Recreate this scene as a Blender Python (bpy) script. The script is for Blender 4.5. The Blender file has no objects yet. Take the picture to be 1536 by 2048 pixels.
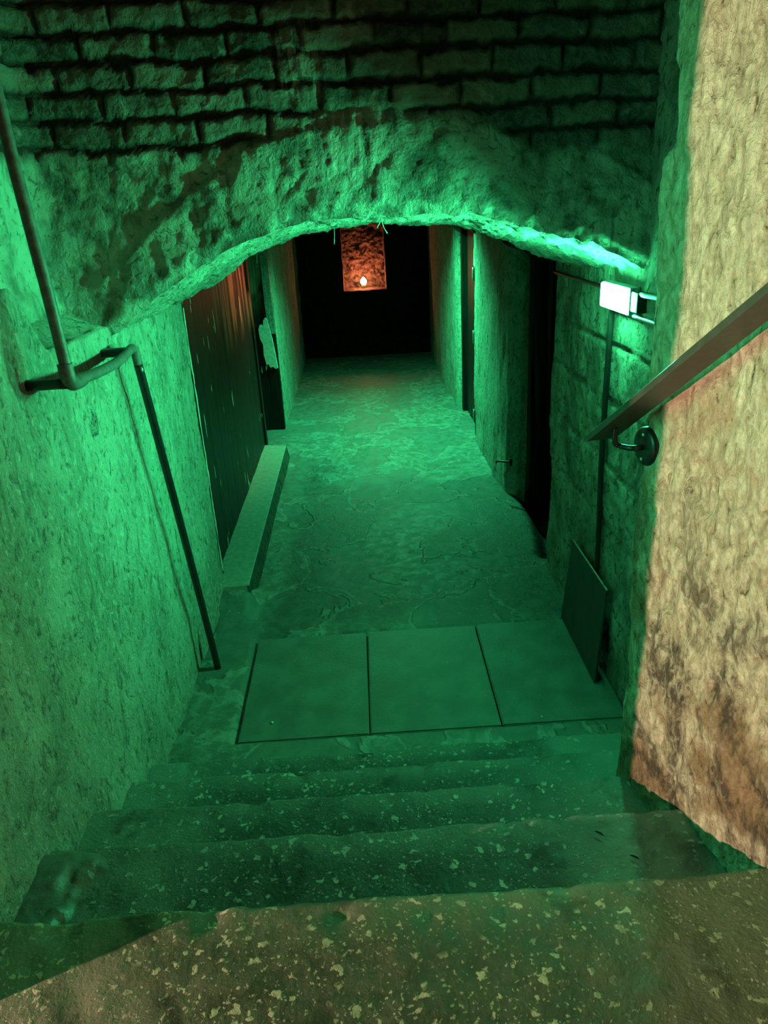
import bpy, bmesh, math, random
import numpy as np
from mathutils import Vector, Matrix

random.seed(7)
sc = bpy.context.scene
C = bpy.context.scene.collection

# ------------------------------------------------------------------ noise
def _hash(ix, iy, iz, seed):
    h = (ix * 374761393 + iy * 668265263 + iz * 1274126177 + seed * 974634777) & 0xFFFFFFFF
    h = ((h ^ (h >> 13)) * 1274126177) & 0xFFFFFFFF
    h = ((h ^ (h >> 16)) * 2246822519) & 0xFFFFFFFF
    h = h ^ (h >> 15)
    return (h & 0xFFFFFF) / float(0xFFFFFF) * 2.0 - 1.0

def vnoise(P, seed=0):
    P = np.asarray(P, float)
    I = np.floor(P).astype(np.int64)
    f = P - I
    f = f * f * f * (f * (f * 6 - 15) + 10)
    x, y, z = I[..., 0], I[..., 1], I[..., 2]
    fx, fy, fz = f[..., 0], f[..., 1], f[..., 2]
    def c(a, b, d):
        return _hash(x + a, y + b, z + d, seed)
    x00 = c(0, 0, 0) * (1 - fx) + c(1, 0, 0) * fx
    x10 = c(0, 1, 0) * (1 - fx) + c(1, 1, 0) * fx
    x01 = c(0, 0, 1) * (1 - fx) + c(1, 0, 1) * fx
    x11 = c(0, 1, 1) * (1 - fx) + c(1, 1, 1) * fx
    return (x00 * (1 - fy) + x10 * fy) * (1 - fz) + (x01 * (1 - fy) + x11 * fy) * fz

def fbm(P, octv=4, seed=0, gain=0.5):
    P = np.asarray(P, float)
    a, s, out = 1.0, 0.0, 0
    for o in range(octv):
        out = out + a * vnoise(P, seed + 13 * o)
        s += a
        P = P * 2.03 + 5.7
        a *= gain
    return out / s

def ss(a, b, x):
    t = np.clip((x - a) / (b - a), 0, 1)
    return t * t * (3 - 2 * t)

# ------------------------------------------------------------------ object helpers
def link(name, me, mat=None, parent=None):
    o = bpy.data.objects.new(name, me)
    C.objects.link(o)
    if mat is not None and me is not None and len(me.materials) == 0:
        me.materials.append(mat)
    if parent is not None:
        o.parent = parent
    return o

def tag(o, label=None, cat=None, group=None, kind=None):
    if label: o['label'] = label
    if cat: o['category'] = cat
    if group: o['group'] = group
    if kind: o['kind'] = kind
    return o

def empty(name, loc=(0, 0, 0)):
    o = bpy.data.objects.new(name, None)
    o.empty_display_size = 0.1
    C.objects.link(o)
    o.location = loc
    bpy.context.view_layer.update()
    return o

def mesh_arrays(name, V, F, attrs=None):
    me = bpy.data.meshes.new(name)
    V = np.asarray(V, np.float32).reshape(-1, 3)
    F = np.asarray(F, np.int32).reshape(-1, 4)
    me.vertices.add(len(V)); me.vertices.foreach_set('co', V.ravel())
    me.loops.add(F.size); me.loops.foreach_set('vertex_index', F.ravel())
    me.polygons.add(len(F))
    me.polygons.foreach_set('loop_start', np.arange(0, F.size, 4, dtype=np.int32))
    me.polygons.foreach_set('loop_total', np.full(len(F), 4, np.int32))
    me.update(calc_edges=True)
    me.polygons.foreach_set('use_smooth', np.ones(len(F), bool))
    for k, a in (attrs or {}).items():
        at = me.attributes.new(k, 'FLOAT', 'POINT')
        at.data.foreach_set('value', np.asarray(a, np.float32).ravel())
    me.validate()
    return me

def grid_faces(nu, nv, base=0, flip=False):
    i = np.arange(nu - 1)[:, None] * nv + np.arange(nv - 1)[None, :] + base
    f = np.stack([i, i + nv, i + nv + 1, i + 1], -1).reshape(-1, 4)
    return f[:, ::-1] if flip else f

def grid_normals(P):
    du = np.gradient(P, axis=0); dv = np.gradient(P, axis=1)
    n = np.cross(du, dv)
    return n / (np.linalg.norm(n, axis=-1, keepdims=True) + 1e-9)

def polyline(pts, step):
    pts = np.array(pts, float); out = []
    for a, b in zip(pts[:-1], pts[1:]):
        n = max(1, int(np.linalg.norm(b - a) / step))
        out.append(a + (b - a) * (np.arange(n) / n)[:, None])
    out.append(pts[-1:])
    return np.concatenate(out)

def smooth_line(P, n=2):
    P = P.copy()
    for _ in range(n):
        P[1:-1] = 0.25 * P[:-2] + 0.5 * P[1:-1] + 0.25 * P[2:]
    return P

def rough(P, amp_big=0.012, amp=0.006, amp_fine=0.002, seed=1, stretch=(1, 1, 0.6)):
    Q = P * np.array(stretch)
    return (amp_big * fbm(Q * 3.0, 3, seed) + amp * fbm(Q * 11, 4, seed + 50)
            + amp_fine * fbm(Q * 45, 2, seed + 90))

def tube_mesh(name, pts, r, seg=16, smooth_steps=0, caps=True):
    pts = np.array(pts, float)
    n = len(pts)
    T = np.gradient(pts, axis=0); T /= np.linalg.norm(T, axis=1, keepdims=True)
    up = np.array([0, 0, 1.0]) if abs(T[0][2]) < 0.9 else np.array([1.0, 0, 0])
    N = np.cross(T[0], up); N /= np.linalg.norm(N)
    R = np.full(n, r) if np.isscalar(r) else np.array(r, float)
    V = []
    a = np.arange(seg) / seg * 2 * math.pi
    for i in range(n):
        N = N - T[i] * (N @ T[i]); N /= np.linalg.norm(N)
        B = np.cross(T[i], N)
        V.append(pts[i] + R[i] * (np.cos(a)[:, None] * N + np.sin(a)[:, None] * B))
    bm = bmesh.new()
    rings = [[bm.verts.new(v) for v in ring] for ring in V]
    for i in range(n - 1):
        for k in range(seg):
            bm.faces.new((rings[i][k], rings[i][(k + 1) % seg], rings[i + 1][(k + 1) % seg], rings[i + 1][k]))
    if caps:
        bm.faces.new(rings[0][::-1]); bm.faces.new(rings[-1])
    for f in bm.faces: f.smooth = len(f.verts) == 4
    bmesh.ops.recalc_face_normals(bm, faces=bm.faces)
    me = bpy.data.meshes.new(name); bm.to_mesh(me); bm.free()
    return me

def catmull(pts, n=10):
    P = np.array(pts, float)
    P = np.vstack([2 * P[0] - P[1], P, 2 * P[-1] - P[-2]])
    out = []
    for i in range(1, len(P) - 2):
        for t in np.arange(n) / n:
            a, b, c, d = P[i - 1:i + 3]
            out.append(0.5 * (2 * b + (c - a) * t + (2 * a - 5 * b + 4 * c - d) * t * t + (3 * b - a - 3 * c + d) * t ** 3))
    out.append(P[-2])
    return np.array(out)

def box_mesh(name, lo, hi, bevel=0.004, seg=2, jitter=0.0, sub=0, seed=0):
    bm = bmesh.new()
    bmesh.ops.create_cube(bm, size=1)
    for v in bm.verts:
        v.co = Vector([lo[i] + (v.co[i] + 0.5) * (hi[i] - lo[i]) for i in range(3)])
    if bevel:
        bmesh.ops.bevel(bm, geom=bm.edges[:], offset=bevel, segments=seg, affect='EDGES', profile=0.5)
    if sub:
        bmesh.ops.subdivide_edges(bm, edges=bm.edges[:], cuts=sub, use_grid_fill=True)
    if jitter:
        for v in bm.verts:
            q = np.array(v.co)
            v.co += Vector([jitter * float(vnoise(q * 25, seed + k)) for k in range(3)])
    me = bpy.data.meshes.new(name); bm.to_mesh(me); bm.free()
    return me

def prism_mesh(name, outline, d, bevel=0.002):
    """closed 3D outline extruded by vector d"""
    bm = bmesh.new()
    a = [bm.verts.new(p) for p in outline]
    b = [bm.verts.new(Vector(p) + Vector(d)) for p in outline]
    bm.faces.new(a); bm.faces.new(b[::-1])
    n = len(a)
    for i in range(n):
        bm.faces.new((a[i], b[i], b[(i + 1) % n], a[(i + 1) % n]))
    bmesh.ops.recalc_face_normals(bm, faces=bm.faces)
    if bevel:
        bmesh.ops.bevel(bm, geom=bm.edges[:], offset=bevel, segments=1, affect='EDGES')
    me = bpy.data.meshes.new(name); bm.to_mesh(me); bm.free()
    return me

# ------------------------------------------------------------------ materials
class NT:
    def __init__(self, name):
        self.m = bpy.data.materials.new(name); self.m.use_nodes = True
        self.t = self.m.node_tree; self.t.nodes.clear()
        self.out = self.n('ShaderNodeOutputMaterial')
        self.b = self.n('ShaderNodeBsdfPrincipled')
        self.l(self.b.outputs[0], self.out.inputs[0])
        self.tc = self.n('ShaderNodeTexCoord')
    def n(self, t): return self.t.nodes.new(t)
    def l(self, a, b): self.t.links.new(a, b)
    def mapping(self, s=(1, 1, 1), loc=(0, 0, 0)):
        m = self.n('ShaderNodeMapping'); m.inputs['Scale'].default_value = s; m.inputs['Location'].default_value = loc
        self.l(self.tc.outputs['Object'], m.inputs[0]); return m.outputs[0]
    def noise(self, scale, detail=4, rgh=0.55, dist=0.0, vec=None):
        x = self.n('ShaderNodeTexNoise'); x.inputs['Scale'].default_value = scale
        x.inputs['Detail'].default_value = detail; x.inputs['Roughness'].default_value = rgh
        x.inputs['Distortion'].default_value = dist
        self.l(vec if vec is not None else self.tc.outputs['Object'], x.inputs['Vector']); return x.outputs['Fac']
    def voro(self, scale, feat='F1', vec=None, out='Distance', rnd=1.0):
        x = self.n('ShaderNodeTexVoronoi'); x.feature = feat; x.inputs['Scale'].default_value = scale
        x.inputs['Randomness'].default_value = rnd
        self.l(vec if vec is not None else self.tc.outputs['Object'], x.inputs['Vector']); return x.outputs[out]
    def warp(self, scale, amount):
        x = self.n('ShaderNodeTexNoise'); x.inputs['Scale'].default_value = scale; x.inputs['Detail'].default_value = 3
        self.l(self.tc.outputs['Object'], x.inputs['Vector'])
        m = self.n('ShaderNodeVectorMath'); m.operation = 'MULTIPLY_ADD'
        self.l(x.outputs['Color'], m.inputs[0]); m.inputs[1].default_value = (amount,) * 3
        self.l(self.tc.outputs['Object'], m.inputs[2]); return m.outputs[0]
    def rng(self, v, a, b, lo=0.0, hi=1.0):
        x = self.n('ShaderNodeMapRange'); x.interpolation_type = 'SMOOTHSTEP'
        self.l(v, x.inputs[0]); x.inputs[1].default_value = a; x.inputs[2].default_value = b
        x.inputs[3].default_value = lo; x.inputs[4].default_value = hi; return x.outputs[0]
    def mul(self, a, b, op='MULTIPLY'):
        x = self.n('ShaderNodeMath'); x.operation = op
        for i, v in enumerate((a, b)):
            if isinstance(v, (int, float)): x.inputs[i].default_value = v
            else: self.l(v, x.inputs[i])
        return x.outputs[0]
    def mix(self, f, a, b):
        x = self.n('ShaderNodeMix'); x.data_type = 'RGBA'
        if isinstance(f, (int, float)): x.inputs[0].default_value = f
        else: self.l(f, x.inputs[0])
        for i, v in ((6, a), (7, b)):
            if isinstance(v, tuple): x.inputs[i].default_value = (*v, 1)
            else: self.l(v, x.inputs[i])
        return x.outputs[2]
    def attr(self, n):
        x = self.n('ShaderNodeAttribute'); x.attribute_name = n; return x.outputs['Fac']
    def sep(self):
        x = self.n('ShaderNodeSeparateXYZ'); self.l(self.tc.outputs['Object'], x.inputs[0]); return x.outputs
    def bump(self, h, dist, strength=1.0, prev=None):
        x = self.n('ShaderNodeBump'); x.inputs['Strength'].default_value = strength; x.inputs['Distance'].default_value = dist
        self.l(h, x.inputs['Height'])
        if prev is not None: self.l(prev, x.inputs['Normal'])
        return x.outputs[0]
    def finish(self, col, rough=0.9, normal=None, spec=0.3, metal=0.0):
        if isinstance(col, tuple): self.b.inputs['Base Color'].default_value = (*col, 1)
        else: self.l(col, self.b.inputs['Base Color'])
        if isinstance(rough, (int, float)): self.b.inputs['Roughness'].default_value = rough
        else: self.l(rough, self.b.inputs['Roughness'])
        if normal is not None: self.l(normal, self.b.inputs['Normal'])
        self.b.inputs['Specular IOR Level'].default_value = spec
        self.b.inputs['Metallic'].default_value = metal
        return self.m

def plaster(name, light, mid, dark, streak=True, bump=0.006, fine=1.0, dirt=0.45):
    t = NT(name)
    vs = t.mapping((1, 1, 0.6))
    n1 = t.noise(4.0, 8, 0.6, 0.5, vs)
    n2 = t.noise(20, 7, 0.68, 0.9, vs)
    n4 = t.noise(46, 5, 0.65, 0.6, t.mapping((1, 1, 0.75), (3, 1, 7)))
    n3 = t.noise(110, 4, 0.6, 0.4)
    col = t.mix(t.rng(n1, 0.34, 0.64), mid, light)
    col = t.mix(t.rng(n2, 0.47, 0.38, 0, 0.75), col, dark)
    col = t.mix(t.rng(n4, 0.54, 0.64, 0, 0.6), col, tuple(min(1, c * 1.35) for c in light))
    col = t.mix(t.rng(n4, 0.43, 0.34, 0, 0.8), col, tuple(c * 0.6 for c in dark))
    pit = t.mul(t.rng(n2, 0.40, 0.33), t.rng(n3, 0.45, 0.6))
    col = t.mix(t.mul(pit, dirt * 2), col, tuple(c * 0.2 for c in dark))
    if streak:
        st = t.noise(9, 5, 0.6, 0.1, t.mapping((3.5, 3.5, 0.22)))
        col = t.mix(t.rng(st, 0.57, 0.70, 0, 0.5), col, tuple(c * 0.6 for c in dark))
    h = t.mul(t.mul(n2, t.mul(n4, 0.6), 'ADD'), t.mul(n3, 0.3), 'ADD')
    return t.finish(col, 0.88, t.bump(h, bump * fine, 1.0), 0.25)

M = {}
M['plaster'] = plaster('lime_plaster', (0.45, 0.53, 0.44), (0.28, 0.34, 0.28), (0.17, 0.21, 0.175), bump=0.03, dirt=0.5)

def mat_wall_tan():
    t = NT('sandstone_wall')
    vs = t.mapping((1, 1, 0.55))
    big = t.noise(2.2, 5, 0.6, 0.6)
    worm = t.noise(38, 6, 0.6, 0.9, vs)
    fine = t.noise(80, 4, 0.6, 0.8)
    col = t.mix(t.rng(worm, 0.38, 0.62), (0.44, 0.38, 0.265), (0.68, 0.62, 0.47))
    # rust-brown and soot-grey stains low on the wall, pink wash in a band
    z = t.sep()[2]
    low = t.rng(z, 1.9, 1.2)
    rust = t.mul(t.rng(big, 0.46, 0.60), low)
    col = t.mix(t.mul(rust, 0.75), col, (0.25, 0.135, 0.06))
    soot = t.mul(t.rng(t.noise(5.5, 8, 0.72, 0.5, t.mapping((1, 1, 0.8), (3.1, 1.7, 0.4))), 0.46, 0.60), t.rng(z, 1.6, 1.05))
    soot = t.mul(soot, t.rng(worm, 0.66, 0.46, 0.35, 1.0))
    col = t.mix(t.mul(soot, 0.9), col, (0.07, 0.06, 0.05))
    pink = t.mul(t.rng(t.noise(4.5, 3, 0.5, 0.4, t.mapping((1, 1, 1), (7, 2, 1))), 0.45, 0.6), t.mul(t.rng(z, 1.5, 1.58), t.rng(z, 1.85, 1.72)))
    col = t.mix(t.mul(pink, 0.55), col, (0.52, 0.30, 0.22))
    pit = t.mul(t.rng(worm, 0.385, 0.32), t.rng(fine, 0.40, 0.54))
    col = t.mix(t.mul(pit, 0.85), col, (0.09, 0.06, 0.035))
    h = t.mul(worm, t.mul(fine, 0.35), 'ADD')
    return t.finish(col, 0.92, t.bump(h, 0.032), 0.2)
M['tan'] = mat_wall_tan()

def mat_green_right():
    t = NT('right_wall_render')
    vs = t.mapping((1, 1, 0.9))
    n1 = t.noise(4, 6, 0.6, 0.5, vs); n2 = t.noise(24, 7, 0.68, 0.8, vs); n3 = t.noise(90, 3, 0.6)
    col = t.mix(t.rng(n1, 0.35, 0.65), (0.20, 0.19, 0.155), (0.42, 0.40, 0.34))
    col = t.mix(t.rng(n2, 0.48, 0.38, 0, 0.85), col, (0.08, 0.077, 0.06))
    h = t.mul(n2, t.mul(n3, 0.4), 'ADD')
    return t.finish(col, 0.9, t.bump(h, 0.022), 0.25)
M['render'] = mat_green_right()

def mat_arch():
    t = NT('brick_and_render')
    br = t.attr('brick'); mo = t.attr('mortar'); tone = t.attr('tone')
    vs = t.mapping((1, 1, 0.3))
    n1 = t.noise(6, 7, 0.62, 0.5); n2 = t.noise(30, 6, 0.62, 0.8); n3 = t.noise(100, 3)
    plast = t.mix(t.rng(n1, 0.30, 0.56), (0.10, 0.125, 0.10), (0.34, 0.41, 0.34))
    st = t.noise(11, 5, 0.6, 0.1, t.mapping((3.2, 1.0, 0.2)))
    plast = t.mix(t.rng(st, 0.56, 0.68, 0, 0.6), plast, (0.065, 0.085, 0.07))
    plast = t.mix(t.rng(n2, 0.44, 0.35, 0, 0.7), plast, (0.065, 0.085, 0.07))
    brick = t.mix(t.rng(n2, 0.36, 0.66), (0.05, 0.06, 0.05), (0.13, 0.15, 0.125))
    brick = t.mix(t.mul(tone, 0.6), brick, (0.35, 0.32, 0.27))
    brick = t.mix(t.rng(n1, 0.58, 0.70, 0, 0.8), brick, (0.42, 0.40, 0.34))
    brick = t.mix(mo, brick, (0.028, 0.026, 0.022))
    col = t.mix(br, plast, brick)
    # crumbling limewash runs over the crown
    lw = t.attr('wash')
    w = t.noise(13, 6, 0.65, 0.3, t.mapping((3.2, 1.0, 0.35), (2, 0, 1)))
    col = t.mix(t.mul(lw, t.rng(w, 0.46, 0.56)), col, (0.62, 0.60, 0.54))
    col = t.mix(t.mul(lw, t.rng(w, 0.40, 0.30)), col, (0.02, 0.02, 0.018))
    h = t.mul(n2, t.mul(n3, 0.4), 'ADD')
    return t.finish(col, 0.9, t.bump(h, 0.013), 0.22)
M['arch'] = mat_arch()

def mat_floor():
    t = NT('worn_concrete'); darker_patch = t.attr('darker_patch')
    n1 = t.noise(1.6, 5, 0.55, 0.6); n2 = t.noise(14, 6, 0.65, 0.8); n3 = t.noise(90, 3, 0.6)
    patch = t.rng(n1, 0.485, 0.515)
    roughc = t.mix(t.rng(n2, 0.38, 0.66), (0.095, 0.122, 0.106), (0.20, 0.252, 0.22))
    smooth = t.mix(t.rng(n2, 0.3, 0.7), (0.088, 0.112, 0.098), (0.138, 0.172, 0.152))
    col = t.mix(patch, roughc, smooth)
    col = t.mix(t.mul(darker_patch, 0.85), col, t.mix(t.rng(n2, 0.35, 0.7), (0.042, 0.056, 0.049), (0.086, 0.112, 0.099)))
    edge = t.mul(t.rng(n1, 0.470, 0.486), t.rng(n1, 0.500, 0.488))
    col = t.mix(t.mul(edge, 0.25), col, (0.42, 0.40, 0.36))
    sp = t.rng(t.noise(60, 2, 0.5), 0.70, 0.76)
    col = t.mix(t.mul(sp, 0.6), col, (0.62, 0.6, 0.55))
    h = t.mul(t.mul(n2, t.mul(n3, 0.4), 'ADD'), t.rng(patch, 0, 1, 1.0, 0.3))
    h2 = t.mul(patch, -0.35)
    h = t.mul(h, h2, 'ADD')
    return t.finish(col, t.rng(n2, 0.3, 0.7, 0.45, 0.72), t.bump(h, 0.008), 0.45)
M['floor'] = mat_floor()

def mat_slab():
    t = NT('paving_concrete')
    n1 = t.noise(7, 6, 0.6, 0.4); n3 = t.noise(120, 3)
    col = t.mix(t.rng(n1, 0.35, 0.68), (0.088, 0.116, 0.102), (0.125, 0.164, 0.146))
    sp = t.rng(t.noise(75, 2, 0.5), 0.74, 0.78)
    col = t.mix(t.mul(sp, 0.6), col, (0.6, 0.58, 0.54))
    return t.finish(col, t.rng(n1, 0.3, 0.7, 0.34, 0.5), t.bump(n3, 0.0022), 0.5)
M['slab'] = mat_slab()

def mat_step(name, base, pale, chip, amount, bd=0.008):
    t = NT(name)
    n1 = t.noise(3.2, 5, 0.6, 0.6); n2 = t.noise(22, 6, 0.65, 0.6); n3 = t.noise(90, 3, 0.6)
    warp = t.mapping((1, 1, 1))
    col = t.mix(t.rng(n2, 0.36, 0.66), base, tuple(b * 1.7 for b in base))
    worn = t.attr('worn')
    col = t.mix(t.mul(worn, t.rng(n1, 0.30, 0.46)), col, pale)
    wv = t.warp(45, 0.045)
    v = t.voro(30, 'F1', wv, 'Distance')
    pick = t.rng(t.noise(34, 1, 0.4), 0.46, 0.54)
    ch = t.mul(t.rng(v, 0.34, 0.24), pick)
    v2 = t.mul(t.rng(t.voro(85, 'F1', t.warp(120, 0.018)), 0.36, 0.22), t.rng(t.noise(70, 1), 0.48, 0.56))
    ch = t.mul(ch, t.mul(v2, 0.8), 'MAXIMUM')
    ch = t.mul(ch, t.rng(t.noise(5, 4, 0.6), 0.34, 0.52))
    col = t.mix(t.mul(ch, amount), col, chip)
    dk = t.rng(t.noise(5, 4, 0.6, 0.5, t.mapping((1, 1, 1), (4, 9, 2))), 0.58, 0.72, 0, 0.8)
    col = t.mix(dk, col, tuple(b * 0.35 for b in base))
    h = t.mul(t.mul(n2, t.mul(n3, 0.5), 'ADD'), t.mul(ch, 0.3), 'ADD')
    return t.finish(col, t.rng(n2, 0.3, 0.7, 0.42, 0.75), t.bump(h, bd), 0.4)
M['step'] = mat_step('stair_concrete', (0.028, 0.040, 0.035), (0.15, 0.215, 0.185), (0.32, 0.385, 0.335), 1.0)
M['landing'] = mat_step('landing_concrete', (0.052, 0.064, 0.037), (0.17, 0.20, 0.135), (0.44, 0.46, 0.30), 1.0, 0.0035)

def mat_simple(name, col, rough=0.5, spec=0.4, metal=0.0, var=0.3, bump=0.001, scale=40):
    t = NT(name)
    n = t.noise(scale, 4, 0.6)
    c = t.mix(t.rng(n, 0.35, 0.65), tuple(x * (1 - var) for x in col), tuple(min(1, x * (1 + var)) for x in col))
    return t.finish(c, rough, t.bump(n, bump), spec, metal)
M['black_metal'] = mat_simple('black_painted_steel', (0.012, 0.012, 0.012), 0.38, 0.5)
M['rail_grey'] = mat_simple('brown_black_rail', (0.045, 0.041, 0.036), 0.42, 0.5, 0, 0.15, 0.0004)
M['pipe'] = mat_simple('grey_painted_pipe', (0.11, 0.11, 0.105), 0.5, 0.45, 0, 0.25, 0.001)
M['post'] = mat_simple('chipped_black_post', (0.012, 0.012, 0.012), 0.3, 0.6, 0, 0.3, 0.002)
M['casing'] = mat_simple('lamp_casing', (0.32, 0.33, 0.32), 0.5, 0.4)
M['steel'] = mat_simple('galvanised_steel', (0.45, 0.45, 0.43), 0.4, 0.5, 0.6)
M['board'] = mat_simple('dull_dark_sheet', (0.05, 0.05, 0.047), 0.6, 0.35, 0, 0.15, 0.0006, 15)
M['board_edge'] = mat_simple('sheet_edge', (0.30, 0.29, 0.27), 0.6, 0.3)
M['offcut'] = mat_simple('dusty_offcut', (0.24, 0.23, 0.2), 0.85, 0.2, 0, 0.3, 0.002)
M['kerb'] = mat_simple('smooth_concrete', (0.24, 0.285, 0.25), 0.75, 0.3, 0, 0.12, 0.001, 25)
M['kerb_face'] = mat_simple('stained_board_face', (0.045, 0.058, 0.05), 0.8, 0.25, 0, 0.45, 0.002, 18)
M['void'] = mat_simple('near_black_masonry', (0.012, 0.0115, 0.011), 0.95, 0.1, 0, 0.5, 0.004, 20)  # near-black base colour shared by ceilings, recesses and end wall
M['wax'] = mat_simple('candle_wax', (0.8, 0.62, 0.45), 0.5, 0.4)
M['strand'] = mat_simple('pale_rootlet', (0.55, 0.53, 0.47), 0.9, 0.1)
M['leaf'] = mat_simple('dry_black_leaf', (0.01, 0.01, 0.009), 0.7, 0.3)
M['chip'] = mat_simple('white_chip', (0.75, 0.74, 0.7), 0.8, 0.2)
M['peel'] = mat_simple('bare_pale_plaster', (0.62, 0.6, 0.53), 0.8, 0.2, 0, 0.12, 0.002, 30)

def mat_blackwood(name='black_painted_planks', chips=True):
    t = NT(name)
    g = t.noise(14, 6, 0.6, 0.3, t.mapping((4, 4, 0.25)))
    col = t.mix(t.rng(g, 0.35, 0.68), (0.004, 0.004, 0.0035), (0.013, 0.012, 0.010))
    # upper end of the boards: paint worn to bare brown timber
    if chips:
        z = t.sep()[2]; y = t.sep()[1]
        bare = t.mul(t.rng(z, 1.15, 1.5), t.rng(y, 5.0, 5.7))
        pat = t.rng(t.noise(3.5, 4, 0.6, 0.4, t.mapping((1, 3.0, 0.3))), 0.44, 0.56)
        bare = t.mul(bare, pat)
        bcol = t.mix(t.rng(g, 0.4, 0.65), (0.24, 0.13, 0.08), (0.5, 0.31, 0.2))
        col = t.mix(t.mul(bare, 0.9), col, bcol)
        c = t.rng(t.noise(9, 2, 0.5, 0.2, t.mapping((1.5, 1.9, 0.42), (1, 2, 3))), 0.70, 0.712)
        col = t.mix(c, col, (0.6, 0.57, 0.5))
    return t.finish(col, 0.5, t.bump(g, 0.004), 0.22)
M['blackwood'] = mat_blackwood()
M['blackwood_plain'] = mat_blackwood('black_painted_timber', False)

def mat_emit(name, col, s):
    t = NT(name); e = t.n('ShaderNodeEmission')
    e.inputs[0].default_value = (*col, 1); e.inputs[1].default_value = s
    t.l(e.outputs[0], t.out.inputs[0]); return t.m
GREEN = (0.055, 1.0, 0.36)
LENS = 540.0
M['lens'] = mat_emit('lit_green_lens', GREEN, LENS)
M['flame'] = mat_emit('candle_flame', (1.0, 0.62, 0.25), 60.0)

# ------------------------------------------------------------------ vertical wall from a plan line
def plan_wall(name, pts, z0, z1, step, mat, disp, ztop=None, cap=0.0, parent=None, warp=None, flip=False, attrs_fn=None):
    L = smooth_line(polyline(pts, step), 3)
    nz = int((z1 - z0) / step) + 1
    zz = np.linspace(z0, z1, nz)
    P = np.zeros((len(L), nz, 3))
    P[:, :, 0] = L[:, 0:1]; P[:, :, 1] = L[:, 1:2]
    if ztop is not None:
        top = ztop(L[:, 0], L[:, 1])
        P[:, :, 2] = z0 + (top[:, None] - z0) * np.linspace(0, 1, nz)[None, :]
    else:
        P[:, :, 2] = zz[None, :]
    if warp is not None: P = warp(P)
    N = grid_normals(P)
    if flip: N = -N
    P = P + N * disp(P)[..., None]
    if cap:
        rows = max(3, int(cap / 0.02))
        T = P[:, -1:, :] - N[:, -1:, :] * np.linspace(0.02, cap, rows)[None, :, None]
        T[..., 2] += 0.010 * fbm(T * 9, 3, 77) + 0.42 * np.linspace(0.0, cap, rows)[None, :]
        P = np.concatenate([P, T], 1)
        nz += rows
    me = mesh_arrays(name, P, grid_faces(len(L), nz, flip=flip), attrs_fn(P) if attrs_fn else None)
    o = link(name, me, mat, parent)
    tag(o, kind='structure')
    return o

# ---- left wall of the stair and of the doorway reveal -------------------------------------------------
def left_top(x, y):
    return 2.03 - 0.21 * ss(2.18, 2.36, y) - 0.03 * ss(2.6, 3.1, y) + 0.012 * fbm(np.stack([x, y * 6, x * 0], -1), 3, 5)
def left_disp(P):
    base = rough(P, 0.016, 0.010, 0.0035, 3)
    # belly outwards towards the treads
    low = ss(0.75, 0.2, P[..., 2]) * ss(3.0, 2.3, P[..., 1])
    return base + 0.02 * low * (1 + fbm(P * 5, 3, 9))
plan_wall('wall_left', [(-4.2, 1.0), (-1.05, 0.985), (-0.985, 0.995), (-0.965, 1.06), (-0.965, 2.6), (-0.945, 3.1), (-0.935, 4.10), (-0.955, 4.135), (-1.02, 4.14)],
          -0.08, 2.05, 0.0125, M['plaster'], left_disp, ztop=left_top, cap=0.25, flip=False)

# ---- right wall: pillar beside the stair, then the recessed wall carrying the lamp ----------------------
def pillar_warp(P):
    z, y, x = P[..., 2], P[..., 1], P[..., 0]
    prof = np.interp(z, [0, 0.55, 0.62, 0.9, 1.02, 1.05, 1.3, 1.42, 1.48, 1.6, 2.0, 2.2, 2.25, 2.27, 2.33, 2.42, 2.44, 2.46, 2.7, 3.4],
                     [1.955, 1.955, 1.935, 1.935, 1.94, 1.95, 1.955, 1.95, 1.925, 1.94, 1.975, 1.988, 1.975, 1.925, 1.905, 1.93, 1.925, 1.968, 1.975, 1.975])
    w = ss(1.70, 1.90, y) * ss(2.9, 2.1, y) * (x < 1.06)
    P = P.copy(); P[..., 1] += w * (prof - 1.955)
    return P
def right_disp(P):
    near = ss(2.3, 2.0, P[..., 1])
    d = near * (rough(P, 0.012, 0.010, 0.004, 21, (1, 1, 0.8)) - 0.012 * ss(0.30, 0.5, fbm(P * np.array([9, 9, 6.0]), 4, 27))) + (1 - near) * rough(P, 0.016, 0.012, 0.004, 22)
    # dressed-stone joints on the recessed wall
    z = P[..., 2] + 0.03 * fbm(P * 4, 3, 31)
    j = np.zeros_like(z)
    for zj, w in ((1.56, 0.010), (1.30, 0.012), (1.02, 0.010), (0.72, 0.009)):
        j = np.maximum(j, np.exp(-((z - zj) / w) ** 2))
    return d - (1 - near) * 0.020 * j * (P[..., 1] < 4.28) * ss(-0.45, 0.0, fbm(P * 5, 3, 34))
plan_wall('wall_right', [(1.36, -1.3), (0.885, 1.25), (0.775, 1.80), (0.757, 1.89), (0.753, 1.925), (0.758, 1.955), (0.785, 1.98), (0.86, 1.99), (1.06, 2.0), (1.085, 2.05), (1.085, 3.0), (1.085, 4.26), (1.10, 4.31), (1.16, 4.33), (1.46, 4.34)],
          -0.08, 3.3, 0.0125, M['tan'], right_disp, warp=pillar_warp, flip=True)
right = bpy.data.objects['wall_right']
right.data.materials.append(M['render'])
cen = np.zeros(len(right.data.polygons) * 3, np.float32); right.data.polygons.foreach_get('center', cen)
cen = cen.reshape(-1, 3)
right.data.polygons.foreach_set('material_index', (cen[:, 1] > 1.995).astype(np.int32))

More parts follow.
